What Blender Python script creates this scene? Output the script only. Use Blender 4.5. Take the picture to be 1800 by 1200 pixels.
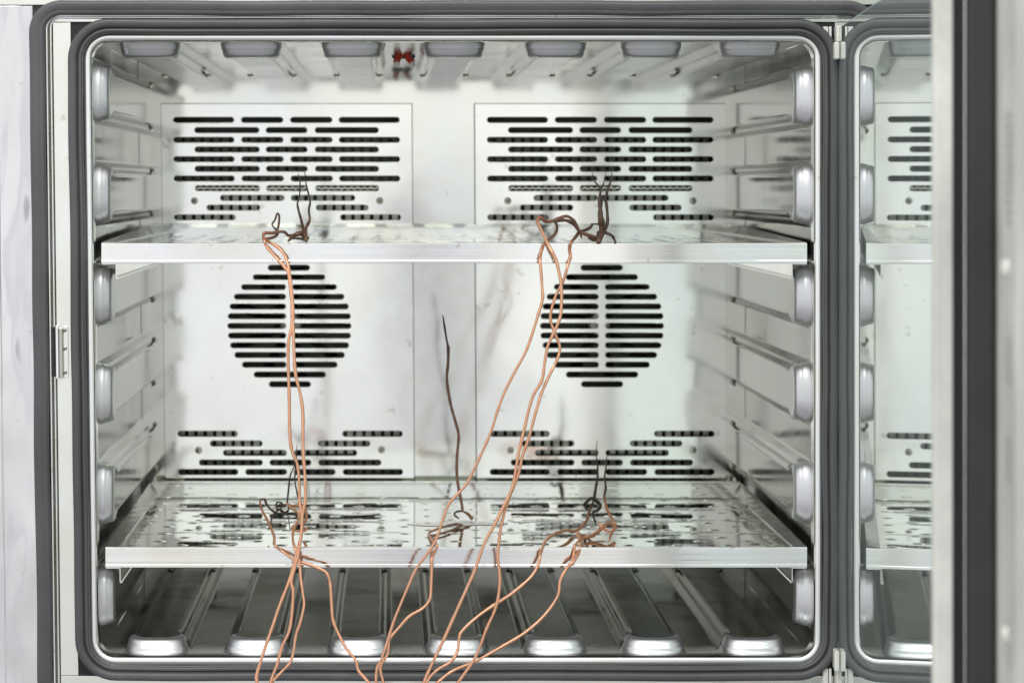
import bpy, bmesh, math, random
from mathutils import Vector, Matrix, noise
random.seed(7)
S = bpy.context.scene
for o in list(bpy.data.objects): bpy.data.objects.remove(o)
C = S.collection

# ------------------------------------------------------------------ camera
D0 = 2.5                     # metres from lens to the front rim of the chamber
FP = 4000.0                  # focal length in photo pixels
XV, YV = 684.0, 325.0        # where the lens axis meets the (1800 x 1200) picture
cd = bpy.data.cameras.new("camera"); cam = bpy.data.objects.new("camera", cd); C.objects.link(cam)
cam.location = (0, -D0, 0); cam.rotation_euler = (math.radians(90), 0, 0)
cd.sensor_width = 36; cd.lens = 80
cd.shift_x = (900 - XV) / 1800; cd.shift_y = -(600 - YV) / 1800
cd.clip_start = .05; cd.clip_end = 60
cd.dof.use_dof = True; cd.dof.focus_distance = 2.5; cd.dof.aperture_fstop = 5.4
S.camera = cam
S.view_settings.view_transform = 'Standard'; S.view_settings.look = 'None'
S.view_settings.exposure = 0; S.view_settings.gamma = 1
S.render.engine = 'CYCLES'
S.cycles.max_bounces = 14; S.cycles.glossy_bounces = 12; S.cycles.diffuse_bounces = 3
S.cycles.sample_clamp_indirect = 4

# ------------------------------------------------------------------ room light (soft, white laboratory)
w = bpy.data.worlds.new("World"); S.world = w; w.use_nodes = True
N = w.node_tree.nodes; L = w.node_tree.links; N.clear()
out = N.new('ShaderNodeOutputWorld'); bg = N.new('ShaderNodeBackground'); L.new(bg.outputs[0], out.inputs[0])
tc = N.new('ShaderNodeTexCoord'); sep = N.new('ShaderNodeSeparateXYZ'); L.new(tc.outputs['Generated'], sep.inputs[0])
rz = N.new('ShaderNodeValToRGB')
mr = N.new('ShaderNodeMapRange'); mr.inputs[1].default_value = -1; mr.inputs[2].default_value = 1
L.new(sep.outputs['Z'], mr.inputs[0]); L.new(mr.outputs[0], rz.inputs[0])
e = rz.color_ramp.elements
e[0].position = 0.0; e[0].color = (.26, .26, .265, 1)
e[1].position = 1.0; e[1].color = (1.05, 1.06, 1.06, 1)
for p, c in ((.34, (.44, .44, .45)), (.46, (.93, .935, .93)), (.60, (.97, .98, .97))):
    q = e.new(p); q.color = (*c, 1)
nz = N.new('ShaderNodeTexNoise'); nz.inputs['Scale'].default_value = 8.5; nz.inputs['Detail'].default_value = 1.5
nz.inputs['Distortion'].default_value = .5
mp = N.new('ShaderNodeMapping'); mp.inputs['Location'].default_value = (.35, .1, .4); mp.inputs['Scale'].default_value = (1.5, 1, .7)
L.new(tc.outputs['Generated'], mp.inputs[0]); L.new(mp.outputs[0], nz.inputs['Vector'])
rn = N.new('ShaderNodeValToRGB'); L.new(nz.outputs[0], rn.inputs[0])
rn.color_ramp.elements[0].position = .36; rn.color_ramp.elements[0].color = (.85, .85, .89, 1)
rn.color_ramp.elements[1].position = .50; rn.color_ramp.elements[1].color = (1, 1, 1, 1)
mx = N.new('ShaderNodeMix'); mx.data_type = 'RGBA'; mx.blend_type = 'MULTIPLY'; mx.inputs[0].default_value = 1
L.new(rz.outputs[0], mx.inputs[6]); L.new(rn.outputs[0], mx.inputs[7])
def mth(op, a, b=None, c=None):
    q = N.new('ShaderNodeMath'); q.operation = op
    for i_, v in enumerate((a, b, c)):
        if v is None: continue
        if isinstance(v, (int, float)): q.inputs[i_].default_value = v
        else: L.new(v, q.inputs[i_])
    return q.outputs[0]
nw = N.new('ShaderNodeTexNoise'); nw.inputs['Scale'].default_value = 14; nw.inputs['Detail'].default_value = 2; L.new(tc.outputs['Generated'], nw.inputs['Vector'])
xx = mth('ADD', sep.outputs['X'], mth('MULTIPLY_ADD', nw.outputs[0], .09, -.045 - .020))
gx = mth('EXPONENT', mth('MULTIPLY', mth('POWER', mth('ABSOLUTE', mth('DIVIDE', xx, .026)), 2.6), -1))
gz = mth('SMOOTHSTEP', 0, 1, 0) if False else mth('MINIMUM', 1, mth('MAXIMUM', 0, mth('MULTIPLY_ADD', sep.outputs['Z'], -28, .75)))
bk = mth('LESS_THAN', sep.outputs['Y'], 0)
pm = mth('MULTIPLY', mth('MULTIPLY', gx, gz), mth('MULTIPLY', bk, .95))  # grey figure behind the camera, painted into the world for reflections
m2 = N.new('ShaderNodeMix'); m2.data_type = 'RGBA'; L.new(pm, m2.inputs[0]); L.new(mx.outputs[2], m2.inputs[6]); m2.inputs[7].default_value = (.46, .465, .51, 1)
L.new(m2.outputs[2], bg.inputs[0])
bg.inputs[1].default_value = 1.14

def area(name, loc, target, sx, sy, power, col=(1, 1, 1)):
    l = bpy.data.lights.new(name, 'AREA'); l.shape = 'RECTANGLE'; l.size = sx; l.size_y = sy
    l.energy = power; l.color = col
    o = bpy.data.objects.new(name, l); C.objects.link(o); o.location = loc
    o.rotation_euler = (Vector(target) - Vector(loc)).to_track_quat('-Z', 'Y').to_euler()
area("highlight_softbox", (-.5, -1.9, 1.9), (0, .2, -.2), 1.6, .5, 30, (1, .99, .96))  # unseen softboxes added overhead for highlights on the steel
area("highlight_softbox", (1.0, -3.4, 2.2), (0, .2, -.2), 1.6, .5, 30, (1, .99, .96))

# ------------------------------------------------------------------ helpers
def W(px, py, Y):
    k = (D0 + Y) / FP
    return Vector(((px - XV) * k, Y, (YV - py) * k))
XL, XR, ZT, ZB, YB = W(161, 0, 0).x, W(1435, 0, 0).x, W(0, 69, 0).z, W(0, 1161, 0).z, .5
ZC = (YV - 600) / 1600
def skx(x, z):               # the old cabinet stands a touch out of square at its left side
    wt = min(1.15, max(0, (XR - x) / (XR - XL)))
    return x - .0118 * (z - ZC) * wt
def link(name, me, mat=None, parent=None, loc=None):
    o = bpy.data.objects.new(name, me); C.objects.link(o)
    if mat and not me.materials: me.materials.append(mat)
    if parent: o.parent = parent
    if loc is not None: o.location = loc
    return o
def mesh(name, vs, fs, smooth=False, skew=True):
    me = bpy.data.meshes.new(name)
    if skew: vs = [(skx(v[0], v[2]), v[1], v[2]) for v in vs]
    me.from_pydata([tuple(v) for v in vs], [], fs); me.update()
    if smooth:
        for p in me.polygons: p.use_smooth = True
    return me
def fixn(me):
    bm = bmesh.new(); bm.from_mesh(me); bmesh.ops.recalc_face_normals(bm, faces=bm.faces); bm.to_mesh(me); bm.free()
def add_bevel(o, wd, seg=2, ang=35):
    m = o.modifiers.new('bevel', 'BEVEL'); m.width = wd; m.segments = seg; m.limit_method = 'ANGLE'; m.angle_limit = math.radians(ang)
    m.harden_normals = False
    return o
def boxes(name, bs, mat, parent=None, bevel=0, skew=True):
    vs, fs = [], []
    for (x0, x1, y0, y1, z0, z1) in bs:
        b = len(vs)
        vs += [(x0, y0, z0), (x1, y0, z0), (x1, y1, z0), (x0, y1, z0), (x0, y0, z1), (x1, y0, z1), (x1, y1, z1), (x0, y1, z1)]
        fs += [(b, b+3, b+2, b+1), (b+4, b+5, b+6, b+7), (b, b+1, b+5, b+4), (b+1, b+2, b+6, b+5), (b+2, b+3, b+7, b+6), (b+3, b, b+4, b+7)]
    o = link(name, mesh(name, vs, fs, skew=skew), mat, parent)
    if bevel: add_bevel(o, bevel)
    return o
def thing(name, label, cat, loc=(0, 0, 0), group=None):
    o = bpy.data.objects.new(name, None); C.objects.link(o); o.location = loc
    o['label'] = label; o['category'] = cat
    if group: o['group'] = group
    o.empty_display_size = .05
    return o
def rrect(x0, x1, z0, z1, r, seg=10, n=14):
    """closed rounded rectangle with outward unit normals: list of (x,z,nx,nz)"""
    pts = []
    def corner(cx, cz, a0):
        for i in range(seg + 1):
            a = math.radians(a0 + 90 * i / seg); pts.append((cx + r*math.cos(a), cz + r*math.sin(a), math.cos(a), math.sin(a)))
    def line(ax, az, bx, bz, nx, nz):
        for i in range(1, n): t = i / n; pts.append((ax+(bx-ax)*t, az+(bz-az)*t, nx, nz))
    corner(x1-r, z1-r, 0); line(x1-r, z1, x0+r, z1, 0, 1)
    corner(x0+r, z1-r, 90); line(x0, z1-r, x0, z0+r, -1, 0)
    corner(x0+r, z0+r, 180); line(x0+r, z0, x1-r, z0, 0, -1)
    corner(x1-r, z0+r, 270); line(x1, z0+r, x1, z1-r, 1, 0)
    return pts
def ring(name, rect, r, prof, mat, parent=None, wob=0, seg=10, n=14, smooth=True, closed_prof=False, seed=0):
    """loft profile [(outward offset, y)] round a rounded rectangle"""
    path = rrect(*rect, r, seg, n); m = len(prof); vs, fs = [], []
    for i, (x, z, nx, nz) in enumerate(path):
        wv = wob * noise.noise(Vector((x*9 + seed, z*9, seed))) * 2 if wob else 0
        for (o, y) in prof: vs.append((x + nx*(o+wv), y, z + nz*(o+wv)))
    k = len(path)
    for i in range(k):
        j = (i+1) % k
        for a in range(m if closed_prof else m-1):
            b = (a+1) % m
            fs.append((i*m+a, i*m+b, j*m+b, j*m+a))
    me = mesh(name, vs, fs, smooth); fixn(me)
    return link(name, me, mat, parent)
def plate(name, outer, holes, Y, th, mat, parent=None):
    """flat sheet with holes, outlines are lists of (x,z); thickness goes to +Y"""
    cu = bpy.data.curves.new(name, 'CURVE'); cu.dimensions = '2D'; cu.fill_mode = 'BOTH'; cu.extrude = th/2
    for pl in [outer] + holes:
        sp = cu.splines.new('POLY'); sp.points.add(len(pl)-1); sp.use_cyclic_u = True
        for p, (x, z) in zip(sp.points, pl): p.co = (x, z, 0, 1)
    t = bpy.data.objects.new(name, cu); C.objects.link(t)
    dg = bpy.context.evaluated_depsgraph_get()
    me = bpy.data.meshes.new_from_object(t.evaluated_get(dg)); bpy.data.objects.remove(t)
    for v in me.vertices:
        x, z, d = v.co; v.co = (skx(x, z), Y + th/2 - d, z)
    me.name = name; me.materials.clear()
    bm = bmesh.new(); bm.from_mesh(me); bmesh.ops.remove_doubles(bm, verts=bm.verts, dist=1e-6)
    bmesh.ops.recalc_face_normals(bm, faces=bm.faces); bm.to_mesh(me); bm.free()
    return link(name, me, mat, parent)
def slot(x0, x1, z, h, seg=6):
    r = h/2; pts = []
    for i in range(seg+1): a = math.radians(-90 + 180*i/seg); pts.append((x1-r + r*math.cos(a), z + r*math.sin(a)))
    for i in range(seg+1): a = math.radians(90 + 180*i/seg); pts.append((x0+r + r*math.cos(a), z + r*math.sin(a)))
    return pts
def rect(x0, x1, z0, z1): return [(x0, z0), (x1, z0), (x1, z1), (x0, z1)]
def lathe(name, prof, seg, mat, parent, loc, axis='Y'):
    """prof [(radius, height)] height towards -Y (the viewer) or Z"""
    vs, fs = [], []
    for (r, h) in prof:
        for i in range(seg):
            a = 2*math.pi*i/seg
            vs.append((r*math.cos(a), -h, r*math.sin(a)) if axis == 'Y' else (r*math.cos(a), r*math.sin(a), h))
    for j in range(len(prof)-1):
        for i in range(seg): k = (i+1) % seg; fs.append((j*seg+i, j*seg+k, (j+1)*seg+k, (j+1)*seg+i))
    fs.append(tuple((len(prof)-1)*seg+i for i in range(seg)))
    me = mesh(name, vs, fs, True, skew=False); fixn(me)
    return link(name, me, mat, parent, loc)

# ------------------------------------------------------------------ materials
def new_mat(name):
    m = bpy.data.materials.new(name); m.use_nodes = True
    return m, m.node_tree.nodes, m.node_tree.links, m.node_tree.nodes['Principled BSDF']
def metal(name, col, rough, bump=.1, bscale=6, stretch=(1, 1, 1), rvar=.08, cvar=.06, grain=0, tint=None, bdist=.01, edge=1.0, specks=0):
    m, n, l, p = new_mat(name)
    p.inputs['Metallic'].default_value = 1
    p.inputs['Specular Tint'].default_value = (edge, edge, edge, 1)      # scuffed sheet loses its mirror sheen at grazing angles
    g = n.new('ShaderNodeNewGeometry')
    mp = n.new('ShaderNodeMapping'); mp.inputs['Scale'].default_value = stretch; l.new(g.outputs['Position'], mp.inputs[0])
    a = n.new('ShaderNodeTexNoise'); a.inputs['Scale'].default_value = bscale; a.inputs['Detail'].default_value = 2.5; l.new(mp.outputs[0], a.inputs['Vector'])
    b = n.new('ShaderNodeTexNoise'); b.inputs['Scale'].default_value = 11; b.inputs['Detail'].default_value = 5; b.inputs['Roughness'].default_value = .6
    l.new(g.outputs['Position'], b.inputs['Vector'])
    r = n.new('ShaderNodeMapRange'); r.inputs[1].default_value = .3; r.inputs[2].default_value = .7
    r.inputs[3].default_value = max(.02, rough-rvar); r.inputs[4].default_value = rough+rvar
    l.new(b.outputs[0], r.inputs[0]); l.new(r.outputs[0], p.inputs['Roughness'])
    cr = n.new('ShaderNodeValToRGB'); l.new(b.outputs[0], cr.inputs[0])
    t = tint or (col[0]*1.0, col[1]*.97, col[2]*.88)
    cr.color_ramp.elements[0].position = .3; cr.color_ramp.elements[0].color = (*[x*(1-cvar) for x in t], 1)
    cr.color_ramp.elements[1].position = .62; cr.color_ramp.elements[1].color = (*col, 1)
    if specks:
        sn = n.new('ShaderNodeTexNoise'); sn.inputs['Scale'].default_value = 48; sn.inputs['Detail'].default_value = 3; l.new(g.outputs['Position'], sn.inputs['Vector'])
        sr = n.new('ShaderNodeMapRange'); sr.inputs[1].default_value = .685; sr.inputs[2].default_value = .74; sr.inputs[4].default_value = specks; l.new(sn.outputs[0], sr.inputs[0])
        sx = n.new('ShaderNodeMix'); sx.data_type = 'RGBA'; l.new(sr.outputs[0], sx.inputs[0]); l.new(cr.outputs[0], sx.inputs[6]); sx.inputs[7].default_value = (.36, .31, .22, 1)
        l.new(sx.outputs[2], p.inputs['Base Color'])
    else: l.new(cr.outputs[0], p.inputs['Base Color'])
    bu = n.new('ShaderNodeBump'); bu.inputs['Strength'].default_value = bump; bu.inputs['Distance'].default_value = bdist
    l.new(a.outputs[0], bu.inputs['Height']); nrm = bu.outputs[0]
    if grain:
        c = n.new('ShaderNodeTexNoise'); c.inputs['Scale'].default_value = 900; c.inputs['Detail'].default_value = 1
        mg = n.new('ShaderNodeMapping'); mg.inputs['Scale'].default_value = (.03, 1, 1); l.new(g.outputs['Position'], mg.inputs[0]); l.new(mg.outputs[0], c.inputs['Vector'])
        b2 = n.new('ShaderNodeBump'); b2.inputs['Strength'].default_value = grain; b2.inputs['Distance'].default_value = .0004
        l.new(c.outputs[0], b2.inputs['Height']); l.new(nrm, b2.inputs['Normal']); nrm = b2.outputs[0]
    l.new(nrm, p.inputs['Normal'])
    return m
M = {}
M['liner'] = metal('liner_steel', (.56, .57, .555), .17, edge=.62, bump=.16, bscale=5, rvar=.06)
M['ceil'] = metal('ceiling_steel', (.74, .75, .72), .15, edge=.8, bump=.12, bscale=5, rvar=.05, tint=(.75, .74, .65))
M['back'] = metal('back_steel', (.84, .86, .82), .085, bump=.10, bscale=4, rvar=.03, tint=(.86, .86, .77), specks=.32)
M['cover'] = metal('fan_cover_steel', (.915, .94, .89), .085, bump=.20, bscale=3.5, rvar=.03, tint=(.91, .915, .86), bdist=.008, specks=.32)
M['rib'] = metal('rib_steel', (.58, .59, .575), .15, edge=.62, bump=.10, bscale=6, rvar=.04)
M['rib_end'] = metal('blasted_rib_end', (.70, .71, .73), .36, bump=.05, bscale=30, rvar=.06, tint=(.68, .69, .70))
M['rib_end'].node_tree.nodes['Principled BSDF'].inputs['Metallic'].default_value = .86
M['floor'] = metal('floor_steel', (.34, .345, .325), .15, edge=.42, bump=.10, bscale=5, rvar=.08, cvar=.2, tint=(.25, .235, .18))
M['floor_end'] = metal('scuffed_floor_steel', (.52, .53, .54), .36, bump=.12, bscale=30, rvar=.12, cvar=.3, tint=(.46, .46, .46))
M['shelf'] = metal('shelf_steel', (.78, .81, .79), .035, bump=.05, bscale=7, rvar=.02, stretch=(1, 1, 1), bdist=.004)
M['skirt'] = metal('shelf_edge_steel', (.90, .91, .91), .095, bump=.09, bscale=2.5, stretch=(.6, 1, 60), rvar=.03, bdist=.0022, specks=.32)
M['rim'] = metal('rim_steel', (.90, .91, .92), .22, bump=.04, bscale=4, rvar=.05, specks=.32)
M['frame'] = metal('frame_steel', (.88, .90, .86), .27, bump=.06, bscale=5, rvar=.08, tint=(.86, .85, .77), specks=.32)
M['cab'] = metal('cabinet_steel', (.76, .765, .78), .07, bump=.5, bscale=5, stretch=(1.8, 1, .6), rvar=.03, bdist=.02, tint=(.76, .765, .775), specks=.32)
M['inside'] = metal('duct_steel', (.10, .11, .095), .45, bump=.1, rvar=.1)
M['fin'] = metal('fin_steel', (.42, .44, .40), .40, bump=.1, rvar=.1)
M['fin_dark'] = metal('dark_fin_steel', (.13, .14, .12), .5, bump=.1, rvar=.1)  # darker steel for the faint fin rows
M['screw'] = metal('screw_steel', (.55, .55, .50), .32, bump=.1, rvar=.1)
M['rib_shade'] = metal('rib_shade_steel', (.30, .30, .28), .25, bump=.05, rvar=.05)  # dark tone stands for shade where the ribs close
M['sdark'] = metal('screw_recess', (.12, .12, .11), .5, bump=0, rvar=.1)
M['coil'] = metal('heater_coil_steel', (.80, .82, .76), .28, bump=.1, rvar=.1)

def wear(m, y0, y1, col, rough, metallic=1.0):
    nt = m.node_tree; n, l = nt.nodes, nt.links; p = n['Principled BSDF']
    g = n.new('ShaderNodeNewGeometry'); sp = n.new('ShaderNodeSeparateXYZ'); l.new(g.outputs['Position'], sp.inputs[0])
    t = n.new('ShaderNodeTexNoise'); t.inputs['Scale'].default_value = 45; t.inputs['Detail'].default_value = 5; l.new(g.outputs['Position'], t.inputs['Vector'])
    a = n.new('ShaderNodeMath'); a.operation = 'MULTIPLY_ADD'; a.inputs[1].default_value = .022; l.new(t.outputs[0], a.inputs[0]); l.new(sp.outputs['Y'], a.inputs[2])
    r = n.new('ShaderNodeMapRange'); r.interpolation_type = 'SMOOTHSTEP'; r.inputs[1].default_value = y1; r.inputs[2].default_value = y0; l.new(a.outputs[0], r.inputs[0])
    for sock, val in (('Roughness', rough), ('Metallic', metallic), ('Base Color', col), ('Specular Tint', (1, 1, 1))):
        inp = p.inputs[sock]
        if sock in ('Roughness', 'Metallic'):
            mx_ = n.new('ShaderNodeMix')
            if inp.links: l.new(inp.links[0].from_socket, mx_.inputs[2])
            else: mx_.inputs[2].default_value = inp.default_value
            mx_.inputs[3].default_value = val; l.new(r.outputs[0], mx_.inputs[0]); l.new(mx_.outputs[0], inp)
        else:
            mx_ = n.new('ShaderNodeMix'); mx_.data_type = 'RGBA'; l.new(r.outputs[0], mx_.inputs[0])
            if inp.links: l.new(inp.links[0].from_socket, mx_.inputs[6])
            else: mx_.inputs[6].default_value = inp.default_value[:]
            mx_.inputs[7].default_value = (*val, 1); l.new(mx_.outputs[2], inp)
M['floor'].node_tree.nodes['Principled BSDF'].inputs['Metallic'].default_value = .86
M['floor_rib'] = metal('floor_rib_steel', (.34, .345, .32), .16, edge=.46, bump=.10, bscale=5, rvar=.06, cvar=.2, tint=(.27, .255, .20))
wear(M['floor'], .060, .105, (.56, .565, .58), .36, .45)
wear(M['rib'], .030, .038, (.66, .67, .69), .22)
def rubber(name, col, rough=.5, streak=(6, 6, 6)):
    m, n, l, p = new_mat(name)
    g = n.new('ShaderNodeNewGeometry')
    a = n.new('ShaderNodeTexNoise'); a.inputs['Scale'].default_value = 7; a.inputs['Detail'].default_value = 6; a.inputs['Roughness'].default_value = .65
    l.new(g.outputs['Position'], a.inputs['Vector'])
    cr = n.new('ShaderNodeValToRGB'); l.new(a.outputs[0], cr.inputs[0])
    cr.color_ramp.elements[0].position = .3; cr.color_ramp.elements[0].color = (*[c*.72 for c in col], 1)
    cr.color_ramp.elements[1].position = .7; cr.color_ramp.elements[1].color = (*[c*1.2 for c in col], 1)
    l.new(cr.outputs[0], p.inputs['Base Color']); p.inputs['Roughness'].default_value = rough
    b = n.new('ShaderNodeTexNoise'); b.inputs['Scale'].default_value = 160; b.inputs['Detail'].default_value = 3
    l.new(g.outputs['Position'], b.inputs['Vector'])
    bu = n.new('ShaderNodeBump'); bu.inputs['Strength'].default_value = .25; bu.inputs['Distance'].default_value = .0006
    l.new(b.outputs[0], bu.inputs['Height']); l.new(bu.outputs[0], p.inputs['Normal'])
    return m
M['rubber'] = rubber('silicone_gasket', (.076, .076, .080), .38)
M['rubber_dark'] = rubber('door_seal_rubber', (.032, .032, .034), .5)
M['black'] = rubber('black_rubber', (.008, .008, .009), .55)
M['plastic'] = rubber('cream_plastic', (.72, .73, .66), .35)
M['stile'] = rubber('white_stile', (.74, .74, .70), .35)
M['red'] = rubber('red_silicone', (.50, .035, .02), .3)
M['white_smear'] = rubber('smear_white', (.97, .97, .93), .4); M['white_smear'].node_tree.nodes['Principled BSDF'].inputs['Metallic'].default_value = .3

M['trim'] = rubber('grey_trim', (.52, .53, .52), .4)
M['vent_dash'] = rubber('vent_reflection_grey', (.33, .34, .34), .5)  # grey put in for the mirrored vent rows
m, n, l, p = new_mat('door_glass'); M['glass'] = m        # coated mirror-like green glass
p.inputs['Metallic'].default_value = 1; p.inputs['Roughness'].default_value = .015
g = n.new('ShaderNodeNewGeometry'); a = n.new('ShaderNodeTexNoise'); a.inputs['Scale'].default_value = 5; a.inputs['Detail'].default_value = 4
l.new(g.outputs['Position'], a.inputs['Vector']); cr = n.new('ShaderNodeValToRGB'); l.new(a.outputs[0], cr.inputs[0])
cr.color_ramp.elements[0].position = .35; cr.color_ramp.elements[0].color = (.74, .83, .795, 1)
cr.color_ramp.elements[1].position = .7; cr.color_ramp.elements[1].color = (.80, .87, .845, 1); l.new(cr.outputs[0], p.inputs['Base Color'])
gl = n.new('ShaderNodeBsdfDiffuse'); gl.inputs[0].default_value = (.50, .58, .56, 1)   # faint diffuse film on the pane
ms = n.new('ShaderNodeMixShader'); ms.inputs[0].default_value = .13
l.new(p.outputs[0], ms.inputs[1]); l.new(gl.outputs[0], ms.inputs[2]); l.new(ms.outputs[0], n['Material Output'].inputs[0])
m, n, l, p = new_mat('glass_edge'); M['gedge'] = m
p.inputs['Base Color'].default_value = (.42, .60, .54, 1); p.inputs['Roughness'].default_value = .2

m, n, l, p = new_mat('copper_wire'); M['copper'] = m      # bare copper that turns brown and charred where 'tone' rises
at = n.new('ShaderNodeAttribute'); at.attribute_name = 'tone'
g = n.new('ShaderNodeNewGeometry'); a = n.new('ShaderNodeTexNoise'); a.inputs['Scale'].default_value = 70; a.inputs['Detail'].default_value = 4
l.new(g.outputs['Position'], a.inputs['Vector'])
ad = n.new('ShaderNodeMath'); ad.operation = 'MULTIPLY_ADD'; ad.inputs[1].default_value = .34; l.new(a.outputs[0], ad.inputs[0])
sb = n.new('ShaderNodeMath'); sb.operation = 'SUBTRACT'; sb.inputs[1].default_value = .17; l.new(at.outputs['Fac'], sb.inputs[0]); l.new(sb.outputs[0], ad.inputs[2])
cr = n.new('ShaderNodeValToRGB'); l.new(ad.outputs[0], cr.inputs[0]); e = cr.color_ramp.elements
e[0].position = 0; e[0].color = (.74, .39, .24, 1); e[1].position = 1; e[1].color = (.035, .028, .022, 1)
q = e.new(.22); q.color = (.56, .25, .132, 1); q = e.new(.5); q.color = (.20, .10, .06, 1); q = e.new(.75); q.color = (.085, .052, .034, 1)
l.new(cr.outputs[0], p.inputs['Base Color'])
mt = n.new('ShaderNodeMapRange'); mt.inputs[1].default_value = .1; mt.inputs[2].default_value = .7; mt.inputs[3].default_value = .55; mt.inputs[4].default_value = .1
l.new(at.outputs['Fac'], mt.inputs[0]); l.new(mt.outputs[0], p.inputs['Metallic'])
mt = n.new('ShaderNodeMapRange'); mt.inputs[1].default_value = .1; mt.inputs[2].default_value = .8; mt.inputs[3].default_value = .30; mt.inputs[4].default_value = .6
l.new(at.outputs['Fac'], mt.inputs[0]); l.new(mt.outputs[0], p.inputs['Roughness'])

# ------------------------------------------------------------------ the chamber
ch = thing('test_chamber', 'open stainless steel chamber with ribbed walls, slotted fan covers and dark gaskets', 'oven', (0, 0, ZB))
def P(o):                    # parent to the chamber, which stands at its own floor level
    o.parent = ch; o.matrix_parent_inverse = Matrix.Translation((0, 0, -ZB)); return o

def grid(name, fn, nu, nv, mat):
    vs = [fn(i/nu, j/nv) for j in range(nv+1) for i in range(nu+1)]
    fs = [(j*(nu+1)+i, j*(nu+1)+i+1, (j+1)*(nu+1)+i+1, (j+1)*(nu+1)+i) for j in range(nv) for i in range(nu)]
    return P(link(name, mesh(name, vs, fs, True), mat))
def wv(x, y, z, a=.0006): return a * noise.noise(Vector((x*5, y*5, z*5)))
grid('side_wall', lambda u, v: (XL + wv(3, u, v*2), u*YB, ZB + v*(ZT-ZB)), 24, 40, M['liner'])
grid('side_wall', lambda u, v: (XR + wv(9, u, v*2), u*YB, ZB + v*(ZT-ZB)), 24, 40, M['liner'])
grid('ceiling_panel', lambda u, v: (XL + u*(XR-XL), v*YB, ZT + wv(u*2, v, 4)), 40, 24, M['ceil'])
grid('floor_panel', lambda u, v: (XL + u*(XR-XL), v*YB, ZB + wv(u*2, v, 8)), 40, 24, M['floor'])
# weld seams a little before the back wall
sw = .0012
boxes('weld_seam', [(XL+.0001, XL+.0008, YB-.0012, YB-.0003, ZB, ZT)], M['screw'], None); P(C.objects[-1])
boxes('weld_seam', [(XR-.0008, XR-.0001, YB-.0012, YB-.0003, ZB, ZT)], M['screw'], None); P(C.objects[-1])

# fan covers: slot table measured on the left cover
YP = YB - .010
def wx(px): return (px - XV) * (D0+YP) / FP
def wz(py): return (YV - py) * (D0+YP) / FP
A4 = [(308, 415), (427, 501), (513, 587), (598, 705)]; A3 = [(345, 459), (470, 543), (556, 668)]
rows = [(211, A4), (229, A3), (246, A4), (263, A3), (280, A4), (297, A3), (314, A4), (331, A3),
        (348, [(389, 502), (513, 626)]), (365, [(365, 459), (557, 649)]), (382, [(308, 416), (599, 706)])]
hw = {0: 109, 1: 108, 2: 104.5, 3: 97, 4: 84}
for kk in range(-4, 5):
    y = 572.5 + 17.05*kk; h_ = hw[abs(kk)]; rows.append((y, [(508.5-h_, 503), (514, 508.5+h_)]))
rows += [(487, [(445, 572)]), (658, [(445, 572)]), (470.5, [(471.5, 545.5)]), (675, [(471.5, 545.5)])]
B4 = [(310, 416), (428.5, 502), (514, 587.5), (600.5, 706.5)]; B3 = [(347, 459.5), (471.5, 545), (557.5, 668.5)]
rows += [(762, [(310, 416), (600, 706.5)]), (779, [(366.5, 459.5), (557, 649.5)]), (795.5, [(389.5, 502), (514, 626)]),
         (812.5, B3), (829, B4), (845.5, B3), (862, B4), (879, B3)]
covers = []
for dx, nm in ((0, 'l'), (549.5, 'r')):
    x0, x1, z0, z1 = wx(287.5+dx), wx(727.5+dx-1.5), wz(905), wz(183)
    holes = []
    for (py, segs) in rows:
        for (a_, b_) in segs: holes.append(slot(wx(a_+dx), wx(b_+dx), wz(py), 10.6*(D0+YP)/FP))
    c = plate('fan_cover', rect(x0, x1, z0, z1), holes, YP, .0015, M['cover']); P(c)
    add_bevel(c, .0007, 2, 50)
    th = .0015
    f = boxes('cover_flange', [(x0, x0+.0012, YP+th+.0002, YB-.0005, z0, z1), (x1-.0012, x1, YP+th+.0002, YB-.0005, z0, z1),
                               (x0+.0013, x1-.0013, YP+th+.0002, YB-.0005, z1-.0012, z1)], M['cover']); f.parent = c
    for (sx, sy) in ((344, 353), (669, 353), (346.5, 791), (669, 790)):
        s = lathe('screw', [(.0046, 0), (.0046, .0008), (.0040, .0018), (.0024, .0024)], 16, M['screw'], c, (skx(wx(sx+dx), wz(sy)), YP-.0001, wz(sy)))
        lathe('screw_socket', [(.0019, 0), (.0017, .0003)], 6, M['sdark'], s, (0, -.0024, 0))
    gq = .0011  # dark strips put in for the shadow gap round each cover
    f = boxes('cover_gap_shade', [(x0-gq, x0-.0002, YB-.0030, YB-.0004, z0, z1+gq), (x1+.0002, x1+gq, YB-.0030, YB-.0004, z0, z1+gq), (x0-.0002, x1+.0002, YB-.0030, YB-.0004, z1+.0002, z1+gq)], M['fin_dark']); f.parent = c
    covers.append((x0, x1, z0, z1, dx))
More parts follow.
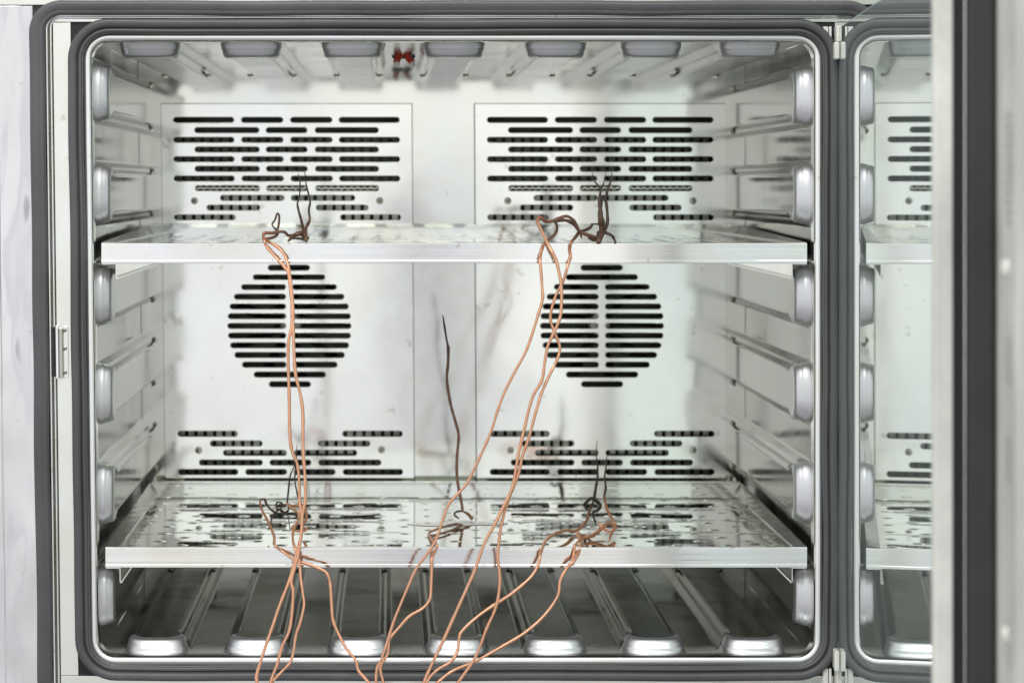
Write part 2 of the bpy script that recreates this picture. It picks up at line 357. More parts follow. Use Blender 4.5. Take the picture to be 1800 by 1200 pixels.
# back wall with two openings behind the covers
i = .012
holes = [rect(x0+i, x1-i, z0+i, z1-i) for (x0, x1, z0, z1, dx) in covers]
P(plate('back_wall', rect(XL-.002, XR+.002, ZB-.002, ZT+.002), holes, YB, .0015, M['back']))
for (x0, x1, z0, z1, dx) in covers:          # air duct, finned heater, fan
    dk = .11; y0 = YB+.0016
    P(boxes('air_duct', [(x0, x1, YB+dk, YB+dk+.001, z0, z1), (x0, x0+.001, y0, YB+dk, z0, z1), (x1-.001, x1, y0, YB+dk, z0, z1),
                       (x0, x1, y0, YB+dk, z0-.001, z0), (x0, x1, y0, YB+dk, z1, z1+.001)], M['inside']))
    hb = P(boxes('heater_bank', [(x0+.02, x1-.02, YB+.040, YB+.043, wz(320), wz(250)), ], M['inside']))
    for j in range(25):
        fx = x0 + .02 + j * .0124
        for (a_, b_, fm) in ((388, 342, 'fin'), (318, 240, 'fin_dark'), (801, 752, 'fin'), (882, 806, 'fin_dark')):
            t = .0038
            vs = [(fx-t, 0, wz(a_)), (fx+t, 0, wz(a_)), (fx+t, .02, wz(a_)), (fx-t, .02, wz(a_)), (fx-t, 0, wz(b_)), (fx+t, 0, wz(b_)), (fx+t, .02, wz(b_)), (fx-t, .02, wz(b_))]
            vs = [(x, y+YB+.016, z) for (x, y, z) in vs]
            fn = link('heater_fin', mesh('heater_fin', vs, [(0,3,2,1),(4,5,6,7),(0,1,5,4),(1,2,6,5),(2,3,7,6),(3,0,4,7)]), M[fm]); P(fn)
    # horizontal bright heater coil seen through one row of slots
    vs, fs = [], []; sg = 10; n_ = 150
    for q_ in range(n_+1):
        x = x0+.03 + (x1-x0-.06)*q_/n_; zc = wz(331) + .0012*math.sin(q_*1.3)
        for s_ in range(sg): a_ = 2*math.pi*s_/sg; vs.append((x, YB+.001 + .0040*math.cos(a_), zc + .0034*math.sin(a_)))
    for q_ in range(n_):
        for s_ in range(sg): fs.append((q_*sg+s_, q_*sg+(s_+1) % sg, (q_+1)*sg+(s_+1) % sg, (q_+1)*sg+s_))
    me = mesh('heater_coil', vs, fs, True); fixn(me); P(link('heater_coil', me, M['coil']))
    # fan
    fx, fz = wx(508.5+dx), wz(572.5)
    fan = lathe('fan', [(.018, -.012), (.018, .012), (.010, .016)], 24, M['fin'], None, (skx(fx, fz), YB+.035, fz)); P(fan)
    vs = [(-.004, -.010, .016), (.006, .012, .016), (.004, -.010, .075), (.018, .012, .075)]
    bme = mesh('fan_blade', vs, [(0, 1, 3, 2)], skew=False)
    for b_ in range(9):
        bl = link('fan_blade', bme, M['fin'], fan); bl.rotation_euler = (0, b_*2*math.pi/9, 0)

# ribs pressed into the lining
def rib_mesh(length, width=.0665, h=.0175, full=False):
    """open at the back end, where it butts against the back wall; half-round pressed front end"""
    prof = [(.0060, -.0004), (.0030, .0006), (.0012, .0022), (-.0020, .0078), (-.0034, .0092), (-.0056, .0100), (-.0068, .0118), (-.0090, .0162), (-.0108, .0180), (-.0132, .0187), (-.0155, .0185)]
    endp = [.0075, .0042, .0020, .0004, -.0000, -.0006, -.0014, -.0034, -.0060, -.0096, -.0135]
    endx = [.0060, .0030, .0012, .0004, .0000, -.0004, -.0009, -.0018, -.0032, -.0052, -.0080]
    n_ = 26; vs, fs = [], []; m_ = 0
    for (o, z), oe, ox in zip(prof, endp, endx):
        pts = []; hw_ = width/2 + o; rc = .019
        ye = -oe
        pts.append((hw_, length)); 
        for t in (.6, .3, .1, .045): pts.append((hw_, ye+rc + (length-ye-rc)*t))
        for i_ in range(n_+1):                        # superelliptic end
            a_ = math.pi*i_/n_; c_, s_ = math.cos(a_), math.sin(a_)
            ex = .76
            hh_ = width/2 + ox
            x = hh_*math.copysign(abs(c_)**ex, c_); yy = rc*abs(s_)**(.95)
            pts.append((x, ye+rc - yy))
        for t in (.045, .1, .3, .6): pts.append((-hw_, ye+rc + (length-ye-rc)*t))
        pts.append((-hw_, length))
        m_ = len(pts); vs += [(x, y, z*1.0) for (x, y) in pts]
    for a in range(len(prof)-1):
        for i_ in range(m_-1): fs.append((a*m_+i_, a*m_+i_+1, (a+1)*m_+i_+1, (a+1)*m_+i_))
    fs.append(tuple((len(prof)-1)*m_+i_ for i_ in range(m_)))
    me = mesh('rib', vs, fs, True, skew=False); fixn(me)
    for p_ in me.polygons:
        c_ = p_.center
        p_.material_index = 1 if (c_.y < (.0215 if not full else .034) and len(p_.vertices) < 5) else 0
        if len(p_.vertices) > 5: p_.use_smooth = False
    return me
rl = YB - .026 - .0004; RM = rib_mesh(rl); RM.materials.append(M['rib']); RM.materials.append(M['rib_end'])
RF = rib_mesh(rl, full=True); RF.materials.append(M['floor_rib']); RF.materials.append(M['rib_end'])
y0 = .026; ks = (D0+y0)/FP
dv, df = [], []
for j_ in range(7):
    for i_ in range(12):
        a_, b_ = 2*math.pi*i_/12, math.pi*.5*j_/6
        dv.append((.0042*math.cos(a_)*math.cos(b_), .0085*math.sin(a_)*math.cos(b_), .0044*math.sin(b_)))
for j_ in range(6):
    for i_ in range(12): k_ = (i_+1) % 12; df.append((j_*12+i_, j_*12+k_, (j_+1)*12+k_, (j_+1)*12+i_))
SHADE_BUMP = mesh('end_shade_bump', dv, df, True, skew=False); fixn(SHADE_BUMP); SHADE_BUMP.materials.append(M['rib_shade'])
def add_rib(me, loc, rot):
    o = link('rib', me, None, None, loc); o.rotation_euler = rot; P(o)
    for sx in (-1, 1): link('end_shade_bump', SHADE_BUMP, None, o, (sx*.0285, rl-.008, .0150))  # dark bumps added as the shadow gap at the rib's back end
for px in (267, 445, 623, 802, 981, 1148.5, 1322): add_rib(RM, (skx((px-XV)*ks, ZT), y0, ZT+.0004), (0, math.pi, 0))
for px in (273, 450, 631, 803, 977, 1152, 1328): add_rib(RF, ((px-XV)*ks, y0, ZB-.0004), (0, 0, 0))
for py in (161, 341, 520, 694, 871, 1050):
    z = (YV-py)*ks; add_rib(RM, (skx(XL, z)-.0004, y0, z), (0, math.pi/2, 0))
for py in (168, 341, 521, 692, 868, 1050):
    z = (YV-py)*ks; add_rib(RM, (XR+.0004, y0, z), (0, -math.pi/2, 0))

# rim, gaskets, face frame
RR = (W(163, 0, 0).x, W(1435, 0, 0).x, W(0, 1157, 0).z, W(0, 70, 0).z)
P(ring('rim_lip', RR, .021, [(-.0022, .020), (-.0022, .004), (-.0016, .0012), (-.0002, -.0004), (.0010, -.0010), (.0060, -.0011), (.0066, -.0004), (.0070, .0028)], M['rim'], n=30))
P(ring('inner_gasket', RR, .023, [(.0066, .002), (.0066, -.007), (.0072, -.0098), (.0088, -.0110), (.0105, -.0108), (.0116, -.0096), (.0120, -.0072),
      (.0124, -.0098), (.0132, -.0122), (.0150, -.0138), (.0190, -.0142), (.0212, -.0132), (.0222, -.0108), (.0224, .002)], M['rubber'], wob=.0006, n=40, seed=3))
# square-cornered black boxes standing for shade in the inner gasket's corner gaps
def frame_rects(r, o0, o1): # four butted boxes of an offset ring
    x0, x1, z0, z1 = r
    return [(x0-o1, x0-o0, z0-o1, z1+o1), (x1+o0, x1+o1, z0-o1, z1+o1), (x0-o0, x1+o0, z1+o0, z1+o1), (x0-o0, x1+o0, z0-o1, z0-o0)]
P(boxes('gasket_gap_backing', [(a, b, -.001, .004, c, d) for (a, b, c, d) in frame_rects(RR, .0072, .0195)], M['black']))
OG = (W(87, 0, 0).x, W(1516, 0, 0).x, W(0, 1222, 0).z, W(0, 28, 0).z)     # inner outline of the outer gasket
P(ring('outer_gasket', OG, .020, [(.000, .004), (.000, -.010), (.0008, -.0135), (.0040, -.0145), (.0046, -.0142), (.0055, -.0150), (.0120, -.0158), (.0145, -.0150), (.0162, -.0125), (.0168, -.008), (.0168, .004)],
       M['rubber'], wob=.0006, n=40, seed=11))
x0, x1, z0, z1 = RR; X0, X1, Z0, Z1 = OG
g0 = .0197
# vertical and horizontal face frame members (butted)
P(boxes('face_frame', [(X0+.0085, x0-g0, -.0035, .004, z0-g0+.002, z1+g0-.001)], M['frame'], None, .0004))
P(boxes('face_frame', [(x1+g0, X1-.004, -.0035, .004, z0-g0+.002, z1+g0-.001)], M['frame'], None, .0004))
P(boxes('face_frame', [(X0+.0085, X1-.004, -.0036, .004, z1+g0-.0006, Z1-.0034)], M['frame'], None, .0004))
P(boxes('face_frame', [(X0+.0085, X1-.004, -.0036, .004, Z0+.004, z0-g0+.0016)], M['frame'], None, .0004))
for k_, (o0, o1, yy) in enumerate(((.0002, .0030, -.0065), (.0036, .0044, -.0046), (.0050, .0074, -.0058))):   # pressed beads along the inside of the outer gasket
    P(ring('frame_bead', (X0+o1, X1-o1, Z0+o1*.5, Z1-o1*.5), max(.006, .017-o1), [(0, .004), (0, yy+.0008), (.0006, yy), (o1-o0-.0006, yy), (o1-o0, yy+.0008), (o1-o0, .004)], M['rim'] if k_ != 1 else M['screw'], n=14))
P(boxes('backing_frame', [(a, b, .0042, .010, c, d) for (a, b, c, d) in frame_rects(RR, .0072, .075)], M['inside']))
# cabinet front outside the gasket
xl = W(66, 0, 0).x; zt = W(0, 10, 0).z
P(boxes('cabinet_panel', [(XL-.60, W(4.5, 0, 0).x-.0008, -.006, .020, ZB-.2, zt-.0008)], M['cab'], None, .0006))
P(boxes('cabinet_panel', [(W(4.5, 0, 0).x, xl, -.005, .020, ZB-.2, zt-.0008)], M['cab'], None, .0006))
P(boxes('cabinet_panel', [(XL-.60, xl+.03, -.0055, .020, zt, ZT+.25)], M['frame'], None, .0006))
P(boxes('cabinet_panel', [(xl+.031, X1+.03, -.0052, .020, Z1+.0115, ZT+.25)], M['frame'], None, .0006))
P(boxes('cabinet_panel', [(X1+.014, X1+.09, -.0058, .020, ZB-.2, Z1+.011)], M['cab'], None, .0006))
P(boxes('cabinet_panel', [(xl+.001, X1+.013, -.0052, .020, ZB-.2, Z0-.014)], M['cab'], None, .0006))

# strike plate of the latch on the left frame member
a = W(92, 573, -.004); b = W(120, 663, -.004)
st = P(boxes('strike_plate', [(a.x+.0125, b.x, -.0052, -.0037, b.z, a.z)], M['frame'], None, .0003))
f = boxes('latch_slot', [(a.x+.001, a.x+.0048, -.0075, -.0036, b.z+.001, a.z-.001)], M['black']); f.parent = st
f = boxes('latch_bar', [(a.x+.0050, a.x+.0078, -.0130, -.0036, b.z-.001, a.z+.001)], M['rim'], None, .0005); f.parent = st
f = boxes('latch_bar', [(a.x+.0080, a.x+.0118, -.0095, -.0036, b.z-.0005, a.z-.002)], M['screw'], None, .0005); f.parent = st
for sy in (580, 612, 654):
    p_ = W(113.5, sy, -.005)
    s = lathe('screw', [(.0026, 0), (.0026, .0006), (.0020, .0012), (.0014, .0013)], 14, M['screw'], st, (skx(p_.x, p_.z), -.0053, p_.z))
    lathe('screw_socket', [(.0012, 0), (.0010, .0002)], 6, M['sdark'], s, (0, -.0013, 0))

# red capped temperature sensors on the ceiling
def tube(name, pts, rad, mat, parent=None, seg=8, tones=None, sub=6, jit=0, flat=1.0):
    """Catmull-Rom tube through pts (Vectors) with radius per point"""
    n_ = len(pts); P_ = []; R_ = []; T_ = []
    rad = rad if isinstance(rad, (list, tuple)) else [rad]*n_
    tones = tones or [0]*n_
    for i_ in range(n_-1):
        p0 = pts[max(0, i_-1)]; p1 = pts[i_]; p2 = pts[i_+1]; p3 = pts[min(n_-1, i_+2)]
        for s_ in range(sub):
            t = s_/sub; t2 = t*t; t3 = t2*t
            P_.append(.5*((2*p1) + (p2-p0)*t + (2*p0-5*p1+4*p2-p3)*t2 + (3*p1-p0-3*p2+p3)*t3))
            R_.append(rad[i_]+(rad[i_+1]-rad[i_])*t); T_.append(tones[i_]+(tones[i_+1]-tones[i_])*t)
    P_.append(pts[-1]); R_.append(rad[-1]); T_.append(tones[-1])
    vs, fs, tn = [], [], []; up = Vector((.13, -1, .07)).normalized()
    for i_, p_ in enumerate(P_):
        d = (P_[min(i_+1, len(P_)-1)] - P_[max(i_-1, 0)])
        if d.length < 1e-9: d = Vector((0, 0, 1))
        d.normalize(); u = up - d*up.dot(d)
        if u.length < .05: u = Vector((1, 0, 0)) - d*d.x
        u.normalize(); v = d.cross(u); up = u
        r = R_[i_] * (1 + (jit*noise.noise(p_*160) if jit else 0))
        for s_ in range(seg):
            a_ = 2*math.pi*s_/seg; vs.append(p_ + u*math.cos(a_)*r + v*math.sin(a_)*r*flat); tn.append(T_[i_])
    k_ = len(P_)
    for i_ in range(k_-1):
        for s_ in range(seg): q_ = (s_+1) % seg; fs.append((i_*seg+s_, i_*seg+q_, (i_+1)*seg+q_, (i_+1)*seg+s_))
    fs.append(tuple(range(seg))); fs.append(tuple((k_-1)*seg+s_ for s_ in range(seg)))
    me = mesh(name, vs, fs, True, skew=False); fixn(me)
    at_ = me.attributes.new('tone', 'FLOAT', 'POINT')
    for i_, t in enumerate(tn): at_.data[i_].value = t
    return link(name, me, mat, parent)
ys = .33
for (c, pts) in ((701, [(703, 88), (702.5, 94), (699, 103), (697, 109)]), (718, [(713, 88), (715, 95), (719, 104), (725, 109)])):
    p_ = W(c, 93, ys); zc = ZT
    gland = lathe('sensor_gland', [(.0085, .0), (.0085, -.0022), (.0060, -.0035)], 16, M['black'], None, (p_.x, ys, zc), 'Z'); P(gland)
    t = tube('sensor_sleeve', [W(x, y, ys-.020 - .004*k_) for k_, (x, y) in enumerate(pts)], [.0048, .0048, .0045, .0042], M['red']); t.parent = gland
    t.matrix_parent_inverse = Matrix.Translation((-p_.x, -ys, -zc))
    q = pts[-1]; t2 = tube('sensor_tip', [W(q[0], q[1]+1, ys-.032), W(q[0]+2, q[1]+8, ys-.034)], [.0030, .0024], M['plastic']); t2.parent = gland
    t2.matrix_parent_inverse = Matrix.Translation((-p_.x, -ys, -zc))

# ------------------------------------------------------------------ inner glass door, open towards the viewer
AG = math.radians(5.5); H = W(1473.5, 0, -.012); hx = H.x
def gp(t, s, z):             # t along the pane from the hinge, s to its left (+) or right (-)
    return (hx - math.sin(AG)*t - math.cos(AG)*s, -.012 - math.cos(AG)*t + math.sin(AG)*s, z)
def gbox(name, t0, t1, s0, s1, z0, z1, mat, parent, bev=0):
    vs = [gp(t, s, z) for z in (z0, z1) for (t, s) in ((t0, s0), (t1, s0), (t1, s1), (t0, s1))]
    me = mesh(name, vs, [(0,3,2,1),(4,5,6,7),(0,1,5,4),(1,2,6,5),(2,3,7,6),(3,0,4,7)], skew=False); fixn(me)
    o = link(name, me, mat); P(o)
    if parent is not None: o.parent = parent; o.matrix_parent_inverse = Matrix.Identity(4)
    if bev: add_bevel(o, bev)
    return o
GT, GB = .170, -.548
pane = gbox('glass_pane', 0, .724, -.004, 0, GB, GT, M['glass'], None, 0)
gbox('pane_edge', .001, .723, -.0038, -.0002, GT+.0002, GT+.0012, M['gedge'], pane)
gbox('door_stile', .7245, .742, -.0135, .0008, GB-.4, GT+.4, M['stile'], pane, .002)
gbox('stile_seal', .7245, .738, -.0225, -.0138, GB-.4, GT+.4, M['black'], pane)
for (y0_, y1_) in ((77, 107), (1134, 1169)):      # cream hinge blocks on the pane with pins into the frame
    z1_, z0_ = (YV-y0_)/1600, (YV-y1_)/1600
    hg = gbox('hinge', -.004, .020, .0003, .0060, z0_, z1_, M['plastic'], None, .0016)
    zz = (z1_+.001, z1_+.018) if y0_ < 600 else (z0_-.030, z0_-.001)
    boxes('hinge_leaf', [(hx-.016, hx-.0105, -.010, .000, *zz), (hx-.0098, hx-.0072, -.012, -.002, *zz)], M['stile'], None, .0008, skew=False).parent = hg
    boxes('hinge_pin', [(hx-.0035, hx+.0025, -.020, -.006, *zz)], M['plastic'], None, .001, skew=False).parent = hg
for c_ in [o for o in C.objects if o.parent and o.parent.name.startswith('hinge')]: c_.matrix_parent_inverse = (ch.matrix_world @ Matrix.Identity(4)).inverted() if False else Matrix.Identity(4)

# ------------------------------------------------------------------ outer door beyond it
AO = math.atan(.2125)
def op(t, s, z): return (.62 - math.sin(AO)*t - math.cos(AO)*s, -.03 - math.cos(AO)*t + math.sin(AO)*s, z)
def obox(name, t0, t1, s0, s1, z0, z1, mat, parent=None, bev=0):
    vs = [op(t, s, z) for z in (z0, z1) for (t, s) in ((t0, s0), (t1, s0), (t1, s1), (t0, s1))]
    me = mesh(name, vs, [(0,3,2,1),(4,5,6,7),(0,1,5,4),(1,2,6,5),(2,3,7,6),(3,0,4,7)], skew=False); fixn(me)
    o = link(name, me, mat); P(o)
    if parent is not None: o.parent = parent; o.matrix_parent_inverse = Matrix.Identity(4)
    if bev: add_bevel(o, bev)
    return o
od = obox('outer_door', 0, 1.14, -.075, 0, -.68, .32, M['stile'], None, .003)
obox('door_trim', .90, .965, .0003, .0020, -.66, .30, M['trim'], od, .0005)
for py in list(range(205, 300, 17)) + list(range(305, 392, 17)) + list(range(600, 680, 17)) + list(range(772, 850, 17)) + [1100, 1130, 1160]:
    yv_ = op(.93, 0, 0)[1]; z_ = (YV-py)*(D0+yv_)/FP; obox('vent_reflection_dash', .905, .960, .0021, .0024, z_-.0020, z_+.0020, M['vent_dash'], od)  # grey dashes painting the vents' reflection onto the trim
obox('door_window', .04, .66, .0003, .003, -.60, .22, M['glass'], od, .0005)
obox('door_gasket', .715, .742, .0003, .0225, -.66, .30, M['rubber_dark'], od, .004)
obox('door_gasket', .02, .714, .0003, .0225, .26, .30, M['rubber_dark'], od, .004)
obox('door_gasket', .02, .714, .0003, .0225, -.66, -.62, M['rubber_dark'], od, .004)
for py in (472, 1115):
    d_ = .93; p_ = Vector(op(d_, .0022, 0)); z_ = (YV-py)*(D0+p_.y)/FP
    s = lathe('screw', [(.006, 0), (.006, .002), (.004, .0035)], 16, M['plastic'], None, (p_.x, p_.y, z_)); P(s)
    s.rotation_euler = (0, 0, -math.pi/2 + AO)
    s.parent = od; s.matrix_parent_inverse = Matrix.Identity(4)

# ------------------------------------------------------------------ shelves
YF, YK = .012, .472
def dimple_mesh(R=.0094, h=.0012):
    prof = [(R*t, h*(.5+.5*math.cos(math.pi*t))-.00012) for t in (1, .88, .75, .62, .5, .37, .22, .08)]
    vs, fs = [], []; sg = 16
    for (r, z) in prof:
        for i_ in range(sg): a_ = 2*math.pi*i_/sg; vs.append((r*math.cos(a_), r*math.sin(a_), z))
    for j_ in range(len(prof)-1):
        for i_ in range(sg): k_ = (i_+1) % sg; fs.append((j_*sg+i_, j_*sg+k_, (j_+1)*sg+k_, (j_+1)*sg+i_))
    fs.append(tuple((len(prof)-1)*sg+i_ for i_ in range(sg)))
    me = mesh('dimple', vs, fs, True, skew=False); fixn(me); me.materials.append(M['shelf']); return me
DM = dimple_mesh()
def shelf(label, pxl, pxr, pyt, seed):
    k = (D0+YF)/FP; xl_, xr_ = (pxl-XV)*k, (pxr-XV)*k; z = (YV-pyt)*k
    t = thing('shelf', label, 'shelf', ((xl_+xr_)/2, (YF+YK)/2, z), 'stainless steel shelves')
    inv = Matrix.Translation((-(xl_+xr_)/2, -(YF+YK)/2, -z))
    def part(o): o.parent = t; o.matrix_parent_inverse = inv; return o
    si = .0155; xa, xb = xl_+si, xr_-si; nu, nv = 220, 90
    def pz(x, y):
        cr_ = 0
        for yc in (.115, .21, .31): cr_ += .00035*math.exp(-((y-yc)/.0035)**2)
        return z + (.00012 if seed == 1 else .00030)*noise.noise(Vector((x*12+seed, y*13, seed))) + .00003*noise.noise(Vector((x*40+seed, y*45, seed))) - cr_
    vs = [(xa+(xb-xa)*i_/nu, YF+.0005+(YK-YF-.0005)*j_/nv, 0) for j_ in range(nv+1) for i_ in range(nu+1)]
    vs = [(x, y, pz(x, y) if YF+.004 < y < YK-.003 else z) for (x, y, _) in vs]
    fs = [(j_*(nu+1)+i_, j_*(nu+1)+i_+1, (j_+1)*(nu+1)+i_+1, (j_+1)*(nu+1)+i_) for j_ in range(nv) for i_ in range(nu)]
    part(link('shelf_plate', mesh('shelf_plate', vs, fs, True, skew=False), M['shelf']))
    hz = 35*k
    o = boxes('front_skirt', [(xl_, xr_, YF-.0020, YF, z-hz, z+.0006)], M['skirt'], None, .0014, skew=False); o.modifiers[0].segments = 4; part(o)
    part(boxes('skirt_hem', [(xl_+.0005, xr_-.0005, YF-.0028, YF-.0021, z-hz+.0003, z-hz+.0036)], M['skirt'], None, .0003, skew=False))
    part(boxes('back_lip', [(xl_+.004, xr_-.004, YK, YK+.0012, z-.001, z+.0130), (xl_+.004, xr_-.004, YK-.0095, YK-.0003, z+.0114, z+.0130), (xl_+.004, xr_-.004, YK-.0095, YK-.0083, z+.0095, z+.0113)], M['shelf'], None, .0003, skew=False))
    for sg in (0, 1):
        e0 = xl_ if sg == 0 else xr_; e1 = xa if sg == 0 else xb; n_ = 12; vs, fs = [], []
        for j_ in range(n_+1):
            y = YF+.0006 + (YK-YF-.0008)*j_/n_; hh = .0016 + .0085*min(1, j_/n_*1.1)
            vs += [(e0, y, z-.020), (e0, y, z+hh-.001), (e0+(e1-e0)*.06, y, z+hh), (e1, y, z+.0016), (e1, y, z-.001)]
        for j_ in range(n_):
            for i_ in range(4): fs.append((j_*5+i_, j_*5+i_+1, (j_+1)*5+i_+1, (j_+1)*5+i_))
        me = mesh('side_rim', vs, fs, False, skew=False); fixn(me); o = part(link('side_rim', me, M['liner']))
        # Z-shaped runner under each side with a rolled hem
        dr = 1 if sg == 0 else -1
        zb = z-hz-.0006; hk = e0+dr*.0165; pr = [(e0+dr*.001, zb), (hk, zb), (hk, zb-.0145), (hk+dr*.0006, zb-.0158), (hk+dr*.0018, zb-.0160), (hk+dr*.0024, zb-.0148), (hk+dr*.0020, zb-.0138)]
        vs, fs = [], []
        for y in (YF-.001, YK):
            vs += [(x, y, zz) for (x, zz) in pr]
        m_ = len(pr)
        for i_ in range(m_-1): fs.append((i_, i_+1, m_+i_+1, m_+i_))
        me = mesh('runner', vs, fs, False, skew=False); fixn(me); o = part(link('runner', me, M['rim']))
        so = o.modifiers.new('thick', 'SOLIDIFY'); so.thickness = .0011; so.offset = 0
    # dimples pressed up in a staggered grid
    n_ = 0; y = .027; r_ = 0; dz_ = .38 if seed == 1 else 1.0    # the upper sheet is embossed more shallowly
    rest = []
    while y < YK-.015:
        x = xa + .012 + (.0275 if r_ % 2 else 0)
        while x < xb-.008:
            if n_ < 300: d = link('dimple', DM, None, None, (x, y, pz(x, y)+.00005)); d.scale = (1, 1, dz_); part(d); n_ += 1
            else: rest.append((x, y, pz(x, y)+.00005))
            x += .0552
        y += .0276; r_ += 1
    if rest:
        bv, bf = [], []
        for (x, y, zz) in rest:
            b0 = len(bv); bv += [(v.co.x+x, v.co.y+y, v.co.z*dz_+zz) for v in DM.vertices]; bf += [tuple(q_+b0 for q_ in p_.vertices) for p_ in DM.polygons]
        o = part(link('dimple_field', mesh('dimple_field', bv, bf, True, skew=False), M['shelf'])); o['kind'] = 'stuff'
    return z, t
ZU, SU = shelf('upper steel shelf below the slotted vents, seen almost edge on', 178, 1418.5, 428, 1)
ZL, SL = shelf('lower steel shelf with its dimpled mirror top visible and a white smear', 185, 1418.5, 961.5, 5)
# thin white smear on the lower plate
vs, fs = [], []; nseg = 60; ca = W(800, 921, .18); R = random.Random(3)
def sy_(x): return 4000*abs(ZL)/(x-YV) - D0
ptop, pbot = [], []
for i_ in range(nseg+1):
    u = i_/nseg; px = 715 + 178*u; w_ = (math.sin(math.pi*u)**.6)*(3.0+2.8*noise.noise(Vector((u*6, 0, 2)))) + .5
    cy = 920.5 + 1.2*math.sin(u*7) + (2.2 if u > .85 else 0)*(u-.85)*-6
    for s_ in (-1, 1):
        y = sy_(cy + s_*w_); vs.append(((px-XV)*(D0+y)/FP, y, ZL+.0004))
for i_ in range(nseg): fs.append((2*i_, 2*i_+1, 2*i_+3, 2*i_+2))
me = mesh('smear_sheet', vs, fs, True, skew=False); fixn(me); o = link('smear_sheet', me, M['white_smear'])
o['label'] = 'thin white smear across the middle of the lower shelf'; o['category'] = 'white_smear'

# ------------------------------------------------------------------ wires
WR = .00172
def surf(Z, py): return 4000*abs(Z)/(py-YV) - D0
def path(pts, ys, z=None):
    """pts (px,py) with depths: ys = [(fraction, Y)]; z keeps points above that shelf's plate"""
    out_ = []; n_ = len(pts)-1
    cum = [0]
    for a_, b_ in zip(pts, pts[1:]): cum.append(cum[-1] + math.hypot(a_[0]-b_[0], a_[1]-b_[1]))
    for i_, (px, py) in enumerate(pts):
        f_ = cum[i_]/cum[-1]
        for (f0, y0_), (f1, y1_) in zip(ys, ys[1:]):
            if f_ <= f1+1e-9: Y = y0_ + (y1_-y0_)*(f_-f0)/max(1e-9, f1-f0); break
        if z is not None:
            fe = YV + abs(z)*FP/(D0+YF)
            if py > fe-6: Y = min(Y, YF-.0065)
            elif py > YV+20: Y = min(Y, surf(z, py + 3.2))
        out_.append(W(px, py, Y))
    return out_
def wire(label, strands, group='bare copper wires hanging over the shelves'):
    root = None
    for k_, s in enumerate(strands):
        pts, ys, z, tones, rad = s
        P_ = path(pts, ys, z); n_ = len(P_)
        P_ = [p_ + Vector((noise.noise(p_*55), 0, noise.noise(p_*55+Vector((9, 3, 1))))) * .0011 for p_ in P_]
        def lerp(tab, i_):
            f_ = i_/(n_-1)
            for (f0, a0), (f1, a1) in zip(tab, tab[1:]):
                if f_ <= f1+1e-9: return a0+(a1-a0)*(f_-f0)/max(1e-9, f1-f0)
            return tab[-1][1]
        tn = [lerp(tones, i_) for i_ in range(n_)]; rd = [lerp(rad, i_)*WR for i_ in range(n_)]
        nm = 'copper_wire' if k_ == 0 else 'charred_strand'
        org = P_[0]
        o = tube(nm, [p_ for p_ in P_], rd, M['copper'], None, 8, tn, 6, .28)
        if root is None:
            root = o; o['label'] = label; o['category'] = 'wire'; o['group'] = group
        else: o.parent = root
    return root
K1 = [(0, 1), (1, 1)]; CU = [(0, 0), (1, 0)]; DK = [(0, .8), (1, .8)]
U, Lw = ZU, ZL
# two strands of the left upper bundle
wire('copper wire from the left of the upper shelf ending in two upright charred tips', [
 ([(537, 421), (530, 413), (518, 414), (507, 415), (500, 408), (488, 408), (478, 410), (466, 410), (463, 416), (465, 424), (470, 435), (485, 453), (501, 470), (507, 483), (512, 533), (512, 573), (508, 600), (507, 640), (508, 700), (509, 760), (514, 792), (523, 816), (526, 842), (527, 881), (531, 912), (529, 944), (523, 962), (518, 987), (507, 1022), (490, 1066), (479, 1101), (467, 1134), (456, 1167), (451, 1187), (452, 1200), (456, 1240)],
  [(0, .06), (.08, .03), (.13, -.004), (.3, -.02), (.6, -.03), (1, -.07)], U, [(0, .85), (.12, .62), (.2, .35), (.26, .08), (.3, 0), (1, 0)], K1),
 ([(538, 423), (535, 408), (530, 387), (524, 360), (527, 343), (527, 320), (523, 305)], [(0, .06), (1, .05)], U, [(0, .62), (.4, .8), (1, 1)], [(0, 1.1), (.4, .8), (1, .2)]),
 ([(538, 423), (539, 402), (545, 387), (543, 370), (545, 353), (541, 335), (537, 320), (535, 295)], [(0, .06), (1, .055)], U, [(0, .55), (.35, .6), (.5, .95), (1, 1)], [(0, 1.2), (.4, .8), (.7, .6), (1, .18)]),
 ([(507, 423), (514, 417), (523, 412), (532, 410), (540, 412)], [(0, .045), (1, .06)], U, [(0, .55), (1, .65)], [(0, .7), (.5, 1.7), (1, 1.1)]),
 ([(512, 421), (524, 420), (538, 421), (543, 417)], [(0, .045), (1, .06)], U, DK, [(0, .5), (.5, 1.1), (1, .6)]),
 ([(527, 338), (525, 330), (526, 322)], [(0, .05), (1, .05)], None, K1, [(0, .3), (1, .1)]),
])
wire('copper wire from the left of the upper shelf ending in a small standing brown loop', [
 ([(485, 403), (487, 412), (478, 418), (470, 420), (465, 421), (478, 428), (493, 438), (502, 452), (506, 465), (509, 483), (514, 533), (515, 580), (518, 627), (520, 660), (528, 693), (532, 727), (533, 771), (534, 803), (537, 847), (536, 881), (532, 907), (529, 933), (524, 972), (520, 992), (512, 1020), (515, 1039), (513, 1075), (508, 1108), (496, 1138), (487, 1165), (477, 1194), (468, 1240)],
  [(0, .05), (.05, .01), (.1, -.006), (.3, -.024), (.6, -.036), (1, -.065)], U, [(0, .7), (.1, .45), (.17, .08), (.2, 0), (1, 0)], K1),
 ([(486, 408), (490, 397), (491, 380), (488, 375), (484, 386), (479, 395), (485, 403), (488, 410)], [(0, .04), (1, .04)], U, [(0, .7), (1, .85)], [(0, .8), (1, .6)]),
])
